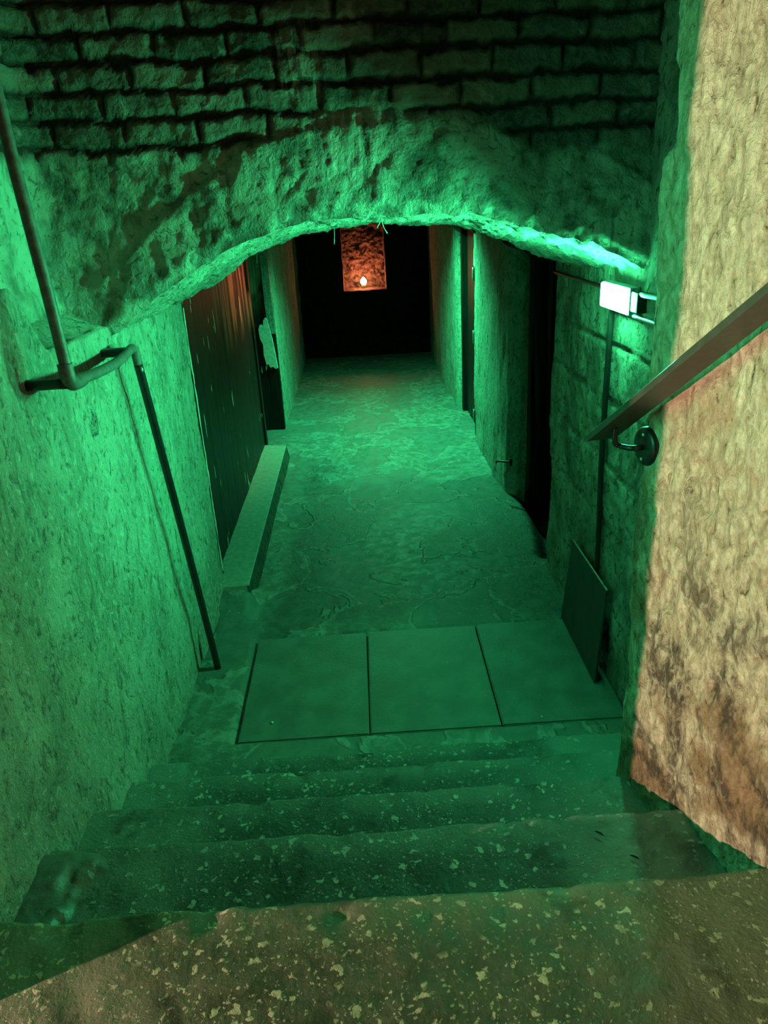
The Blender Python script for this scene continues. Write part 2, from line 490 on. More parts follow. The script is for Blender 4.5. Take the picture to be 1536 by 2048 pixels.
# ---- deeper corridor walls -----------------------------------------------------------------------------
cor_disp = lambda P: rough(P, 0.018, 0.012, 0.003, 41, (1, 1, 0.4))
plan_wall('wall_right_middle', [(1.46, 5.46), (1.13, 5.47), (1.065, 5.50), (1.04, 5.7), (1.02, 6.86), (1.04, 6.93), (1.14, 6.95), (1.5, 6.96)], -0.08, 2.5, 0.02, M['plaster'], cor_disp, flip=True)
plan_wall('wall_right_far', [(1.5, 8.10), (1.12, 8.11), (1.035, 8.14), (1.012, 8.22), (1.0, 9.5), (1.04, 11.7)], -0.08, 2.5, 0.025, M['plaster'], cor_disp, flip=True)
plan_wall('wall_left_far', [(-1.5, 7.80), (-0.95, 7.79), (-0.885, 7.81), (-0.87, 7.86), (-0.87, 9.5), (-0.88, 11.7)], -0.08, 2.5, 0.025, M['plaster'], cor_disp)

def panel(name, lo, hi, mat, kind='structure', parent=None, bevel=0.0):
    return tag(link(name, box_mesh(name, lo, hi, bevel), mat, parent), kind=kind)

# back of the doorway recesses
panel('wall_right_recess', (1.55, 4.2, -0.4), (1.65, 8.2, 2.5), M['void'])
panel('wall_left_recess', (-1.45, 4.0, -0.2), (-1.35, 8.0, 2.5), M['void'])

# ---- end wall with its niche ----------------------------------------------------------------------------
def end_wall():
    NX0, NX1, NZ0, NZ1, D = -0.222, 0.405, 0.96, 2.0, 0.55
    Vs, Fs, b = [], [], 0
    def add(P, flip):
        nonlocal b
        nu, nv = P.shape[:2]
        P = P + np.stack([0.010 * fbm(P * 9, 4, 61), 0.018 * fbm(P * 8, 4, 62), 0.010 * fbm(P * 9, 4, 63)], -1)
        Vs.append(P.reshape(-1, 3)); Fs.append(grid_faces(nu, nv, b, flip)); b += nu * nv
    def g(o, u, v, nu, nv):
        s = np.linspace(0, 1, nu)[:, None, None]; t = np.linspace(0, 1, nv)[None, :, None]
        return np.array(o, float) + s * np.array(u, float) + t * np.array(v, float)
    Y = 11.5
    W0, W1, Z1 = -1.1, 1.3, 2.5
    add(g((W0, Y, -0.1), (NX0 - W0, 0, 0), (0, 0, Z1 + 0.1), 40, 110), False)
    add(g((NX1, Y, -0.1), (W1 - NX1, 0, 0), (0, 0, Z1 + 0.1), 40, 110), False)
    add(g((NX0, Y, -0.1), (NX1 - NX0, 0, 0), (0, 0, NZ0 + 0.1), 32, 50), False)
    add(g((NX0, Y, NZ1), (NX1 - NX0, 0, 0), (0, 0, Z1 - NZ1), 32, 24), False)
    add(g((NX0, Y, NZ0), (0, D, 0), (0, 0, NZ1 - NZ0), 30, 56), False)
    add(g((NX1, Y, NZ0), (0, D, 0), (0, 0, NZ1 - NZ0), 30, 56), True)
    add(g((NX0, Y, NZ0), (NX1 - NX0, 0, 0), (0, D, 0), 32, 30), False)
    add(g((NX0, Y, NZ1), (NX1 - NX0, 0, 0), (0, D, 0), 32, 30), True)
    P = g((NX0, Y + D, NZ0), (NX1 - NX0, 0, 0), (0, 0, NZ1 - NZ0), 60, 96)
    q = P * np.array([9, 1, 15.0])
    P[..., 1] -= 0.05 * fbm(q, 3, 66) + 0.02 * fbm(P * 30, 2, 67)
    add(P, False)
    me = mesh_arrays('wall_back', np.concatenate(Vs), np.concatenate(Fs)); nfront = sum(len(f) for f in Fs[:4])
    t = NT('dark_end_rubble')
    n = t.noise(14, 6, 0.65, 0.8)
    col = t.mix(t.rng(n, 0.36, 0.64), (0.03, 0.022, 0.02), (0.22, 0.16, 0.13))
    m = t.finish(col, 0.9, t.bump(n, 0.03), 0.2)
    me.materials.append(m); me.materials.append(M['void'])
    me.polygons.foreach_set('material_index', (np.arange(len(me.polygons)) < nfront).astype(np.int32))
    tag(link('wall_back', me), kind='structure')
end_wall()

# ---- arch: brick and render face over the opening, soffit, curved return to the left -----------------------
def zf(x): return np.interp(x, [-0.98, -0.93, -0.90, -0.728, -0.586, -0.389, -0.2, 0.056, 0.442, 0.609, 0.874, 0.991, 1.09, 1.2, 2.2],
                            [1.755, 1.785, 1.797, 1.925, 1.998, 2.084, 2.130, 2.142, 2.123, 2.079, 2.013, 1.956, 1.897, 1.84, 1.8])
def zb(x): return np.interp(x, [-1.0, -0.942, -0.72, -0.551, -0.283, 0.077, 0.486, 0.77, 0.981, 1.141, 1.3], [1.74, 1.764, 1.852, 1.962, 2.059, 2.095, 2.066, 1.968, 1.871, 1.82, 1.78])

def vec_rough(P, a=1.0):
    f = lambda s: 0.012 * fbm(P * 6, 3, s) + 0.013 * fbm(P * 19, 4, s + 7) + 0.003 * fbm(P * 60, 2, s + 9)
    return a * np.stack([f(101) * 0.5, f(131), f(161)], -1)

def brick_field(X, Z, seed=5):
    """per-point brick relief for a running-bond face: returns relief (0 joint .. 1 face), tone"""
    ch, bl = 0.0868, 0.246
    wob = 0.013 * fbm(np.stack([X * 4, Z * 6, X * 0], -1), 4, seed)
    z = Z - 2.402 + wob + 0.018 * X * 0.5
    r = np.floor(z / ch); v = z - r * ch
    off = _hash(r.astype(np.int64), r.astype(np.int64) * 0 + 3, r.astype(np.int64) * 0, seed) * 0.03
    x = X + 0.006 * fbm(np.stack([X * 7, Z * 9, X * 0 + 4], -1), 2, seed + 1) + np.where(r % 2 == 0, 0.0, bl / 2) + off
    k = np.floor(x / bl); u = x - k * bl
    jit = np.stack([X * 30, Z * 30, X * 0], -1)
    wj = 0.0075 + 0.004 * fbm(jit * 0.4, 2, seed + 3)
    dv = np.minimum(v, ch - v) - wj - 0.004 * np.maximum(fbm(jit * 0.7, 3, seed + 4), 0) * 5
    du = np.minimum(u, bl - u) - 0.005 - 0.006 * fbm(jit, 3, seed + 5)
    d = np.minimum(dv, du)
    rel = ss(-0.004, 0.009, d)
    ki, ri = k.astype(np.int64), r.astype(np.int64)
    tone = _hash(ki, ri, ki * 0, seed + 8) * 0.5 + 0.5
    return rel, tone, d

def arch_wall():
    step = 0.011
    plan = smooth_line(polyline([(2.3, 2.945), (-1.05, 2.93), (-1.11, 2.90), (-1.135, 2.80), (-1.14, 2.5), (-1.14, 1.9), (-1.13, 1.02), (-1.2, 0.98), (-4.2, 0.98)], step), 22)
    n = len(plan)
    s = np.concatenate([[0], np.cumsum(np.linalg.norm(np.diff(plan, axis=0), axis=1))])
    S = 2.3 - s                                   # unrolled coordinate; equals x on the flat part
    nz = 130
    lo = zf(np.minimum(S, 2.2))
    hi = 3.3
    t = np.linspace(0, 1, nz)
    P = np.zeros((n, nz, 3))
    P[:, :, 0] = plan[:, :1]; P[:, :, 1] = plan[:, 1:]
    P[:, :, 2] = lo[:, None] + (hi - lo[:, None]) * t[None, :]
    N = grid_normals(P)
    if N[10, 10, 1] > 0: N = -N
    SS = np.repeat(S[:, None], nz, 1); Z = P[..., 2]
    rel, tone, d = brick_field(SS, Z)
    edge_z = np.interp(SS, [-3, -1.0, -0.55, -0.25, -0.05, 0.25, 0.5, 0.62, 1.2], [2.36, 2.37, 2.37, 2.42, 2.50, 2.47, 2.43, 2.34, 2.32])
    br = ss(-0.02, 0.025, Z - edge_z + 0.035 * fbm(P * 7, 3, 15))
    mortar = (1 - rel) * br
    wash = np.exp(-((SS - 0.01) / 0.13) ** 2) * ss(2.52, 2.44, Z) * ss(2.2, 2.32, Z) + 0.6 * np.exp(-((SS + 0.16) / 0.07) ** 2) * ss(2.5, 2.56, Z) * ss(2.8, 2.65, Z)
    # relief: bricks stand 2 cm proud of raked joints, render sits as a rough coat with the arch ring edge
    disp = br * (0.020 * rel - 0.010 + 0.007 * (tone - 0.5)) + (1 - br) * 0.006
    ring = ss(0.02, -0.02, Z - (zf(SS) + np.interp(SS, [-0.9, -0.3, 0.6, 1.0], [0.2, 0.30, 0.33, 0.3])))
    disp = disp + 0.018 * ring * (1 - br) + (1 - br) * 0.010 * fbm(P * np.array([16, 16, 4.0]), 4, 17)
    disp = disp - 0.02 * wash * np.abs(fbm(P * np.array([40, 40, 9.0]), 3, 19))
    disp *= ss(0, 0.05, Z - lo[:, None]) * 1.0
    P = P + N * disp[..., None] + vec_rough(P)
    V = [P.reshape(-1, 3)]; F = [grid_faces(n, nz, 0, True)]
    at = {'brick': [br.ravel()], 'mortar': [mortar.ravel()], 'tone': [tone.ravel()], 'wash': [wash.ravel()]}
    base = n * nz
    # soffit
    xs = plan[(S > -1.02) & (S < 1.25), 0]
    xs = xs[xs > -1.0]
    ny = 100
    Q = np.zeros((len(xs), ny, 3)); tt = np.linspace(0, 1, ny)
    y0 = np.interp(xs, plan[::-1, 0], plan[::-1, 1])
    Q[:, :, 0] = xs[:, None]
    Q[:, :, 1] = y0[:, None] + (4.1 - y0[:, None]) * tt
    Q[:, :, 2] = zf(xs)[:, None] * (1 - tt) + zb(xs)[:, None] * tt
    Q = Q + vec_rough(Q)
    inn = ss(0, 0.06, tt)[None, :] * np.ones((len(xs), 1))
    Q[..., 2] += inn * (0.018 * fbm(Q * np.array([13, 22, 6]), 4, 23) + 0.012 * fbm(Q * np.array([34, 40, 25]), 3, 24))
    V.append(Q.reshape(-1, 3)); F.append(grid_faces(len(xs), ny, base, False)); base += Q.shape[0] * ny
    for k, v in (('brick', 0), ('mortar', 0), ('tone', 0.5), ('wash', 0)): at[k].append(np.full(len(xs) * ny, v))
    # rear face of the arch up to the corridor ceiling
    R = np.zeros((len(xs), 12, 3)); R[:, :, 0] = xs[:, None]; R[:, :, 1] = 4.1
    R[:, :, 2] = Q[:, -1, 2][:, None] + (2.6 - Q[:, -1, 2][:, None]) * np.linspace(0, 1, 12)
    R[:, 0] = Q[:, -1]
    V.append(R.reshape(-1, 3)); F.append(grid_faces(len(xs), 12, base, False))
    for k in at: at[k].append(np.zeros(len(xs) * 12))
    me = mesh_arrays('wall_arch', np.concatenate(V), np.concatenate(F), {k: np.concatenate(v) for k, v in at.items()})
    me.materials.append(M['arch'])
    me.materials.append(M['plaster'])
    nf = len(F[0])
    me.polygons.foreach_set('material_index', (np.arange(len(me.polygons)) >= nf).astype(np.int32))
    tag(link('wall_arch', me), kind='structure')
arch_wall()

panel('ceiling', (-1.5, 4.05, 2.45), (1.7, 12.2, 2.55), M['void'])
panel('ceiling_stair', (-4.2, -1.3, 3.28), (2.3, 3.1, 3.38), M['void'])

# ---- floor -------------------------------------------------------------------------------------------------
def floor():
    xs = np.arange(-1.4, 1.64, 0.02); ys = np.concatenate([np.arange(2.2, 4.6, 0.0125), np.arange(4.6, 12.3, 0.03)])
    X, Y = np.meshgrid(xs, ys, indexing='ij')
    P = np.stack([X, Y, 0 * X], -1)
    Z = 0.010 * fbm(P * 2.2, 3, 71) + 0.004 * fbm(P * 14, 4, 72)
    # bed under the three slabs
    bed = ss(-0.70, -0.685, X) * ss(1.12, 1.105, X) * ss(2.700, 2.711, Y) * ss(3.585, 3.572, Y)
    near = ss(3.9, 3.6, Y)
    Z = Z * (1 - 0.6 * near)
    Z = Z * (1 - bed) - 0.030 * bed
    # dirt ramp up to the concrete kerb
    Z += 0.085 * ss(3.66, 4.0, Y) * ss(-0.70, -0.78, X) * ss(4.2, 4.0, Y)
    # sunken threshold of the right doorway
    Z -= 0.18 * ss(1.02, 1.16, X - 0.10 * np.sin((Y - 4.3) * 2.0)) * ss(4.32, 4.42, Y) * ss(5.5, 5.42, Y)
    P[..., 2] = Z
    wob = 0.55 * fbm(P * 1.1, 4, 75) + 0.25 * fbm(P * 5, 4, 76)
    mid_dark = ss(-0.66, -0.5, X + 0.3 * wob) * ss(6.35, 6.05, Y + 1.6 * wob + 0.35 * X) * ss(3.55, 4.0, Y + 0.9 * wob)  # darker patch with an irregular border across the middle floor
    strip = ss(-0.685, -0.70, X) * ss(3.7, 3.5, Y)
    P[..., 2] -= 0.004 * mid_dark
    me = mesh_arrays('floor', P, grid_faces(len(xs), len(ys)), {'darker_patch': np.clip(mid_dark + 0.0 * strip, 0, 1)})
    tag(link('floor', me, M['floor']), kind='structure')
floor()
panel('floor_bed', (-4.2, -1.3, -0.5), (2.3, 12.3, -0.40), M['void'])

# three paving slabs
def slab(x0, x1, y0, y1, rot, label):
    bm = bmesh.new()
    bmesh.ops.create_cube(bm, size=1)
    for v in bm.verts:
        v.co = Vector(((v.co.x) * (x1 - x0), v.co.y * (y1 - y0), v.co.z * 0.045))
    bmesh.ops.bevel(bm, geom=bm.edges[:], offset=0.005, segments=2, affect='EDGES')
    me = bpy.data.meshes.new('paving_slab'); bm.to_mesh(me); bm.free()
    o = link('paving_slab', me, M['slab'])
    o.location = ((x0 + x1) / 2, (y0 + y1) / 2, -0.0175 + random.uniform(-0.001, 0.001)); o.rotation_euler = (0.002, -0.001, rot)
    tag(o, label, 'paving slab', 'paving slabs at the foot of the steps')
slab(-0.668, -0.079, 2.705, 3.555, 0.004, 'square concrete paving slab nearest the left handrail post at the foot of the steps')
slab(-0.071, 0.516, 2.705, 3.560, -0.004, 'middle concrete paving slab between its two neighbours at the foot of the steps')
slab(0.524, 1.085, 2.705, 3.565, -0.006, 'concrete paving slab under the leaning dark sheet, furthest from the left handrail')

# ---- staircase ----------------------------------------------------------------------------------------------
stair = empty('staircase', (0, 2.45, 0))
tag(stair, 'four worn concrete steps leading down from the landing to the paving slabs', 'stairs')
def step_mesh(name, y_near, y_far, z, drop, x0, x1, seed, mat, res=0.0125):
    xs = np.arange(x0, x1 + res, res)
    prof = [(y, 0.0) for y in np.arange(y_near, y_far - 0.02, res)]
    for a in np.linspace(0, math.pi / 2, 6):
        prof.append((y_far - 0.018 + 0.018 * math.sin(a), -0.018 + 0.018 * math.cos(a)))
    for zz in np.linspace(-0.03, -drop, 9): prof.append((y_far, zz))
    prof = np.array(prof)
    P = np.zeros((len(xs), len(prof), 3))
    P[:, :, 0] = xs[:, None]; P[:, :, 1] = prof[None, :, 0]; P[:, :, 2] = z + prof[None, :, 1]
    t = ss(y_far - 0.14, y_far - 0.01, P[..., 1])
    e = 0.014 * fbm(np.stack([xs * 4, xs * 0 + z * 30, xs * 0], -1), 4, seed) + 0.004 * fbm(np.stack([xs * 30, xs * 0, xs * 0], -1), 2, seed + 1)
    P[..., 1] += t * e[:, None]
    wear = np.exp(-((P[..., 0] - 0.0) / 0.55) ** 2)
    Q = P.copy()
    P[..., 2] += 0.006 * fbm(Q * 3, 3, seed + 2) + 0.0045 * fbm(Q * 16, 4, seed + 3) + 0.0015 * fbm(Q * 60, 2, seed + 5) - 0.006 * wear * t
    chip = ss(0.25, 0.55, fbm(np.stack([Q[..., 0] * 9, Q[..., 1] * 6, Q[..., 2] * 0 + seed], -1), 3, seed + 4)) * t
    P[..., 2] -= 0.012 * chip
    worn = np.clip(ss(0.35, 0.85, np.abs(P[..., 0] + 0.05) + 0.25 * fbm(Q * 3, 3, seed + 8)), 0, 1)
    worn = np.maximum(worn, 0.5 * t)
    me = mesh_arrays(name, P, grid_faces(len(xs), len(prof)), {'worn': worn})
    me.materials.append(mat)
    return me
edges = [1.28, 1.62, 1.91, 2.195, 2.455]
zs = [0.70, 0.56, 0.42, 0.28, 0.14]
for i in range(5):
    near = -1.3 if i == 0 else edges[i - 1] - 0.05
    x0, x1 = (-4.2, 1.3) if i == 0 else (-1.0, 0.84 if i < 3 else 1.07)
    me = step_mesh('step' if i else 'floor_landing', near, edges[i], zs[i], 0.16, x0, x1, 200 + 11 * i, M['landing'] if i == 0 else M['step'], 0.012 if i else 0.016)
    if i == 0:
        tag(link('floor_landing', me), kind='structure'); continue
    o = link('step', me, None, stair)
    o.matrix_parent_inverse = stair.matrix_world.inverted()
# smooth cement fillet at the left end of the fourth tread
def fillet():
    xs = np.linspace(-1.12, -0.74, 60); ys = np.linspace(1.2, 1.60, 60)
    X, Y = np.meshgrid(xs, ys, indexing='ij')
    P = np.stack([X, Y, 0 * X], -1)
    h = ss(-0.76, -0.90, X + 0.13 * fbm(P * 9, 4, 301)) * ss(1.60, 1.56, Y + 0.03 * fbm(P * 14, 3, 303))
    P[..., 2] = 0.556 + 0.035 * h + 0.008 * fbm(P * 8, 3, 302) + 0.005 * fbm(P * 30, 3, 304)
    me = mesh_arrays('cement_fillet', P, grid_faces(60, 60), {'worn': ss(0.35, 0.7, h + 0.3 * fbm(P * 20, 3, 305))})
    o = link('cement_fillet', me, M['slab'], stair); o.matrix_parent_inverse = stair.matrix_world.inverted()
fillet()

# ---- concrete kerb along the left doorway ----------------------------------------------------------------------
kb = prism_mesh('concrete_kerb', [(-1.0, 3.99, -0.02), (-0.745, 3.93, -0.02), (-0.750, 6.74, -0.02), (-1.0, 6.80, -0.02)], (0, 0, 0.14), 0.006)
for v in kb.vertices:
    if v.co.z > 0.05 and v.co.x > -0.85: v.co.x -= 0.022; v.co.y += 0.06 if v.co.y < 5 else 0
ke = empty('concrete_kerb', (-0.87, 5.3, 0)); tag(ke, 'low pale concrete kerb running along the foot of the big black door', 'kerb')
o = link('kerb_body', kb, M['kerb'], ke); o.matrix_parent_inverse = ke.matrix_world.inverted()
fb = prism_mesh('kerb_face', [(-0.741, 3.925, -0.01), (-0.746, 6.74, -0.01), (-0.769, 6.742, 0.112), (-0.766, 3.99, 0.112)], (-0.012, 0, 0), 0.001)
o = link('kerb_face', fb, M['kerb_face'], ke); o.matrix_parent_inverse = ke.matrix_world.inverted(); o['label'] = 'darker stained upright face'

# ---- door_1: large black plank door in the left wall -------------------------------------------------------------
def plank_panel(name, x, y0, y1, z0, z1, n, mat, parent=None, th=0.05, facing=1):
    V, F = [], []
    b = 0
    ys = np.linspace(y0, y1, n * 10 + 1)
    u = (np.arange(len(ys)) % 10)
    groove = np.where((u == 0), 0.003, 0.0); groove[0] = groove[-1] = 0
    zz = np.linspace(z0, z1, 60)
    P = np.zeros((len(ys), 60, 3)); P[:, :, 1] = ys[:, None]; P[:, :, 2] = zz
    off = np.repeat(np.array([random.uniform(-0.002, 0.002) for _ in range(n + 1)]), 10)[:len(ys)]
    P[:, :, 0] = x + facing * (off - groove)[:, None] + 0.002 * fbm(P * np.array([1, 12, 2]), 3, 401)
    me = mesh_arrays(name, P, grid_faces(len(ys), 60, 0, False if facing > 0 else True))
    me.materials.append(mat)
    o = link(name, me, None, parent)
    so = o.modifiers.new('thick', 'SOLIDIFY'); so.thickness = th; so.offset = -1
    return o
d1 = empty('door_1', (-0.97, 5.5, 0.12)); tag(d1, 'large black plank door with worn red-lit top in the left wall', 'door', kind='structure')
def part(name, me, mat, parent, label=None):
    o = link(name, me, mat, parent); o.matrix_parent_inverse = parent.matrix_world.inverted()
    if label: o['label'] = label
    return o
leaf = plank_panel('door_leaf', -0.972, 4.21, 6.80, 0.125, 2.40, 9, M['blackwood'], d1); leaf.matrix_parent_inverse = d1.matrix_world.inverted()
part('door_frame', box_mesh('door_frame', (-1.02, 4.135, 0.05), (-0.945, 4.205, 2.40), 0.006, 2, 0.004, 3, 5), M['blackwood'], d1)
part('door_frame', box_mesh('door_frame', (-1.03, 6.80, 0.10), (-0.955, 6.88, 2.40), 0.005, 2, 0.002, 3, 6), M['blackwood'], d1)
# worn pale arris along the near frame post
arr = catmull([(-0.940, 4.133, z) for z in np.linspace(0.15, 1.72, 14)], 4)
arr = arr + np.stack([0.003 * fbm(arr * 20, 2, 411), 0.004 * fbm(arr * 15, 2, 412), 0 * arr[:, 0]], -1)
rr = np.clip(0.0035 + 0.0045 * fbm(arr * 11, 3, 413), 0.0006, 1)
part('worn_arris', tube_mesh('worn_arris', arr, rr, 6), M['peel'], d1, 'pale bare edge where the paint is gone')

# ---- door_2: black jamb and frame of the second left opening -------------------------------------------------------
d2 = empty('door_2', (-1.0, 7.74, 0)); tag(d2, 'narrow black door frame beyond the big left door, with a pale peeled patch', 'door', kind='structure')
part('door_frame', box_mesh('door_frame', (-1.34, 7.71, 0.0), (-0.872, 7.79, 2.40), 0.006, 2, 0.004, 3, 8), M['blackwood'], d2)
part('door_stile', box_mesh('door_stile', (-0.945, 7.695, 1.0), (-0.868, 7.712, 2.40), 0.003, 2, 0.003, 3, 9), M['offcut'], d2, 'bare timber strip at the top of the frame')
outl = [(-0.993, 0.69), (-1.010, 0.80), (-1.005, 0.90), (-1.030, 0.96), (-1.035, 1.05), (-1.022, 1.09), (-0.995, 1.10), (-0.985, 1.075), (-0.978, 1.14), (-0.955, 1.165), (-0.938, 1.15), (-0.905, 0.95), (-0.890, 0.80), (-0.878, 0.655), (-0.90, 0.645), (-0.93, 0.67), (-0.955, 0.66), (-0.975, 0.70)]
part('peeled_patch', prism_mesh('peeled_patch', [(x, 7.690, z) for x, z in outl], (0, 0.025, 0), 0.002), M['peel'], d2, 'pale patch where the black paint has peeled')

# ---- door_3: dark door set back in the near right opening -----------------------------------------------------------
d3 = empty('door_3', (1.42, 4.85, -0.18)); tag(d3, 'black door set deep in the near right doorway', 'door', kind='structure')
leaf = plank_panel('door_leaf', 1.42, 4.36, 5.45, -0.16, 2.40, 5, M['blackwood_plain'], d3, 0.05, -1); leaf.matrix_parent_inverse = d3.matrix_world.inverted()
part('door_frame', box_mesh('door_frame', (1.20, 5.36, -0.18), (1.36, 5.465, 2.40), 0.012, 2, 0.012, 4, 12), M['blackwood_plain'], d3)
part('door_frame', box_mesh('door_frame', (1.15, 4.345, -0.18), (1.28, 4.43, 2.40), 0.012, 2, 0.012, 4, 13), M['blackwood_plain'], d3)
# rusty latch keeper on the far jamb
hk = empty('latch_hook', (1.06, 5.42, 0.30)); tag(hk, 'small black iron hook low on the jamb of the near right doorway', 'hook')
part('plate', box_mesh('plate', (1.06, 5.385, 0.265), (1.085, 5.40, 0.325), 0.002), M['black_metal'], hk)
part('hook_bar', tube_mesh('hook_bar', catmull([(1.075, 5.40, 0.29), (1.03, 5.43, 0.288), (0.985, 5.47, 0.28), (0.975, 5.475, 0.265)], 5), [0.009] * 10 + [0.007] * 6, 8), M['black_metal'], hk)

# ---- door_4: hinged door edge in the far right opening -----------------------------------------------------------------
d4 = empty('door_4', (1.1, 7.5, 0)); tag(d4, 'black hinged door standing open in the far right doorway', 'door', kind='structure')
part('door_frame', box_mesh('door_frame', (1.055, 7.005, 0.0), (1.15, 7.10, 2.40), 0.006, 2, 0.003, 3, 14), M['blackwood_plain'], d4)
leaf = plank_panel('door_leaf', 1.10, 7.12, 8.02, 0.03, 2.40, 5, M['blackwood_plain'], d4, 0.05, -1); leaf.matrix_parent_inverse = d4.matrix_world.inverted()
part('door_frame', box_mesh('door_frame', (1.06, 8.00, 0.0), (1.15, 8.09, 2.40), 0.006, 2, 0.003, 3, 15), M['blackwood_plain'], d4)
for zc in (1.52, 0.955, 0.20):
    h = part('hinge', box_mesh('hinge', (1.046, 7.075, zc - 0.055), (1.058, 7.135, zc + 0.055), 0.003), M['black_metal'], d4)
    o = link('hinge_pin', tube_mesh('hinge_pin', [(1.045, 7.105, zc - 0.06), (1.045, 7.105, zc - 0.02), (1.045, 7.105, zc + 0.02), (1.045, 7.105, zc + 0.06)], 0.008, 8), M['steel'], h)
    o.matrix_parent_inverse = h.matrix_world.inverted()
part('frame_patch', prism_mesh('frame_patch', [(1.048, 7.02, 1.585), (1.048, 7.10, 1.60), (1.048, 7.085, 1.74), (1.048, 7.03, 1.76)], (0.012, 0, 0), 0.001), M['peel'], d4, 'pale bare patch at the head of the frame')

# lintel over the right doorways
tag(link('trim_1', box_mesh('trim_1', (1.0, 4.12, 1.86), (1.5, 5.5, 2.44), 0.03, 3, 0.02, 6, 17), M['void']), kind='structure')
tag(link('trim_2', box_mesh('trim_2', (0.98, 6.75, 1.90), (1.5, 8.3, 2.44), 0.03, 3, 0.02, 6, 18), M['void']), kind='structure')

# ---- left handrail ------------------------------------------------------------------------------------------------------
hr = empty('handrail', (-0.855, 3.32, 0)); tag(hr, 'bent black tube handrail on the left wall with a long post down to the floor', 'handrail')
R = 0.017
part('upright', tube_mesh('upright', catmull([(-0.845, 2.16, 1.775), (-0.853, 2.163, 2.0), (-0.865, 2.17, 2.2), (-0.88, 2.185, 2.45), (-0.89, 2.2, 2.9)], 8), R), M['pipe'], hr, 'dull grey-green vertical tube in the wall corner')
part('elbow', tube_mesh('elbow', catmull([(-0.848, 2.16, 1.815), (-0.847, 2.16, 1.79), (-0.846, 2.164, 1.766), (-0.846, 2.185, 1.752), (-0.846, 2.225, 1.748), (-0.846, 2.26, 1.748)], 6), 0.0215), M['pipe'], hr)
part('rail', tube_mesh('rail', catmull([(-0.846, 2.19, 1.751), (-0.85, 2.30, 1.744), (-0.855, 2.43, 1.732), (-0.86, 2.58, 1.722), (-0.865, 2.72, 1.719), (-0.868, 2.82, 1.725), (-0.87, 2.872, 1.728), (-0.8695, 2.902, 1.722), (-0.869, 2.916, 1.70), (-0.8685, 2.922, 1.66)], 8), R), M['pipe'], hr)
part('post', tube_mesh('post', catmull([(-0.8685, 2.922, 1.665), (-0.866, 3.0, 1.35), (-0.861, 3.12, 0.85), (-0.857, 3.22, 0.42), (-0.853, 3.31, 0.004)], 8), R), M['post'], hr, 'chipped black post')
part('wall_bracket', tube_mesh('wall_bracket', [(-0.848, 2.165, 1.757), (-0.88, 2.165, 1.757), (-0.92, 2.165, 1.757), (-0.972, 2.165, 1.757)], 0.016), M['black_metal'], hr)
part('wall_bracket', box_mesh('wall_bracket', (-0.955, 2.78, 1.715), (-0.868, 2.82, 1.745), 0.006), M['black_metal'], hr)

# ---- right handrail: flat bar on a bracket -----------------------------------------------------------------------------------
hr2 = empty('handrail', (0.754, 1.912, 1.545)); tag(hr2, 'flat dark bar handrail sloping up across the sandstone pillar on the right', 'handrail')
nrm = np.array([0.982, 0.187, 0.0])
dv = np.array([0.19, -1.0, 0.742]); dv /= np.linalg.norm(dv)
upv = np.cross(dv, nrm); upv = upv if upv[2] > 0 else -upv
c0 = np.array([0.650, 2.0, 1.553])
def bar(name, length, w, th):
    bm = bmesh.new()
    prof = [(-w, -th), (-w, th * 0.55), (-w * 0.86, th), (w * 0.86, th), (w, th * 0.55), (w, -th)]
    rings = []
    # end cut square to the wall, horizontal sole
    for k, L in enumerate(np.linspace(0, length, 12)):
        rings.append([bm.verts.new(c0 + dv * L + nrm * a + upv * b) for a, b in prof])
    for a, b in zip(rings[:-1], rings[1:]):
        for i in range(len(prof)):
            bm.faces.new((a[i], a[(i + 1) % 6], b[(i + 1) % 6], b[i]))
    bm.faces.new(rings[0]); bm.faces.new(rings[-1][::-1])
    bmesh.ops.recalc_face_normals(bm, faces=bm.faces)
    me = bpy.data.meshes.new(name); bm.to_mesh(me); bm.free(); return me
part('rail', bar('rail', 2.2, 0.0425, 0.010), M['rail_grey'], hr2)
def lathe(name, axis0, axis, prof, seg=28, sx=1.0):
    axis = np.array(axis, float); axis /= np.linalg.norm(axis)
    u = np.cross(axis, [0, 0, 1.0]); u /= np.linalg.norm(u); w = np.cross(axis, u)
    bm = bmesh.new(); rings = []
    for d, r in prof:
        rings.append([bm.verts.new(np.array(axis0) + axis * d + r * (math.cos(2 * math.pi * k / seg) * u * sx + math.sin(2 * math.pi * k / seg) * w)) for k in range(seg)])
    for a, b in zip(rings[:-1], rings[1:]):
        for k in range(seg): bm.faces.new((a[k], a[(k + 1) % seg], b[(k + 1) % seg], b[k]))
    bm.faces.new(rings[0]); bm.faces.new(rings[-1][::-1])
    for f in bm.faces: f.smooth = True
    bmesh.ops.recalc_face_normals(bm, faces=bm.faces)
    me = bpy.data.meshes.new(name); bm.to_mesh(me); bm.free(); return me
wc = np.array([0.754, 1.905, 1.548])
part('wall_plate', lathe('wall_plate', wc, -nrm, [(-0.02, 0.054), (0.010, 0.054), (0.016, 0.051), (0.020, 0.044), (0.022, 0.02), (0.022, 0.001)]), M['black_metal'], hr2)
b1 = wc - nrm * 0.02
b2 = np.array([0.669, 1.925, 1.545])
part('bracket_arm', tube_mesh('bracket_arm', catmull([b1 + nrm * 0.01, b1 - nrm * 0.03, b2 + nrm * 0.015, b2 - nrm * 0.002 + np.array([0, 0, 0.01]), b2 - nrm * 0.005 + np.array([0, 0, 0.03]), np.array([0.665, 1.925, 1.60])], 6), 0.0075, 10), M['black_metal'], hr2)
for k in (-0.034, 0.034):
    q = wc - nrm * 0.019 + np.array([0, 0, k])
    part('bolt', lathe('bolt', q, -nrm, [(0, 0.006), (0.004, 0.005), (0.006, 0.002), (0.006, 0.0005)], 10), M['steel'], hr2)

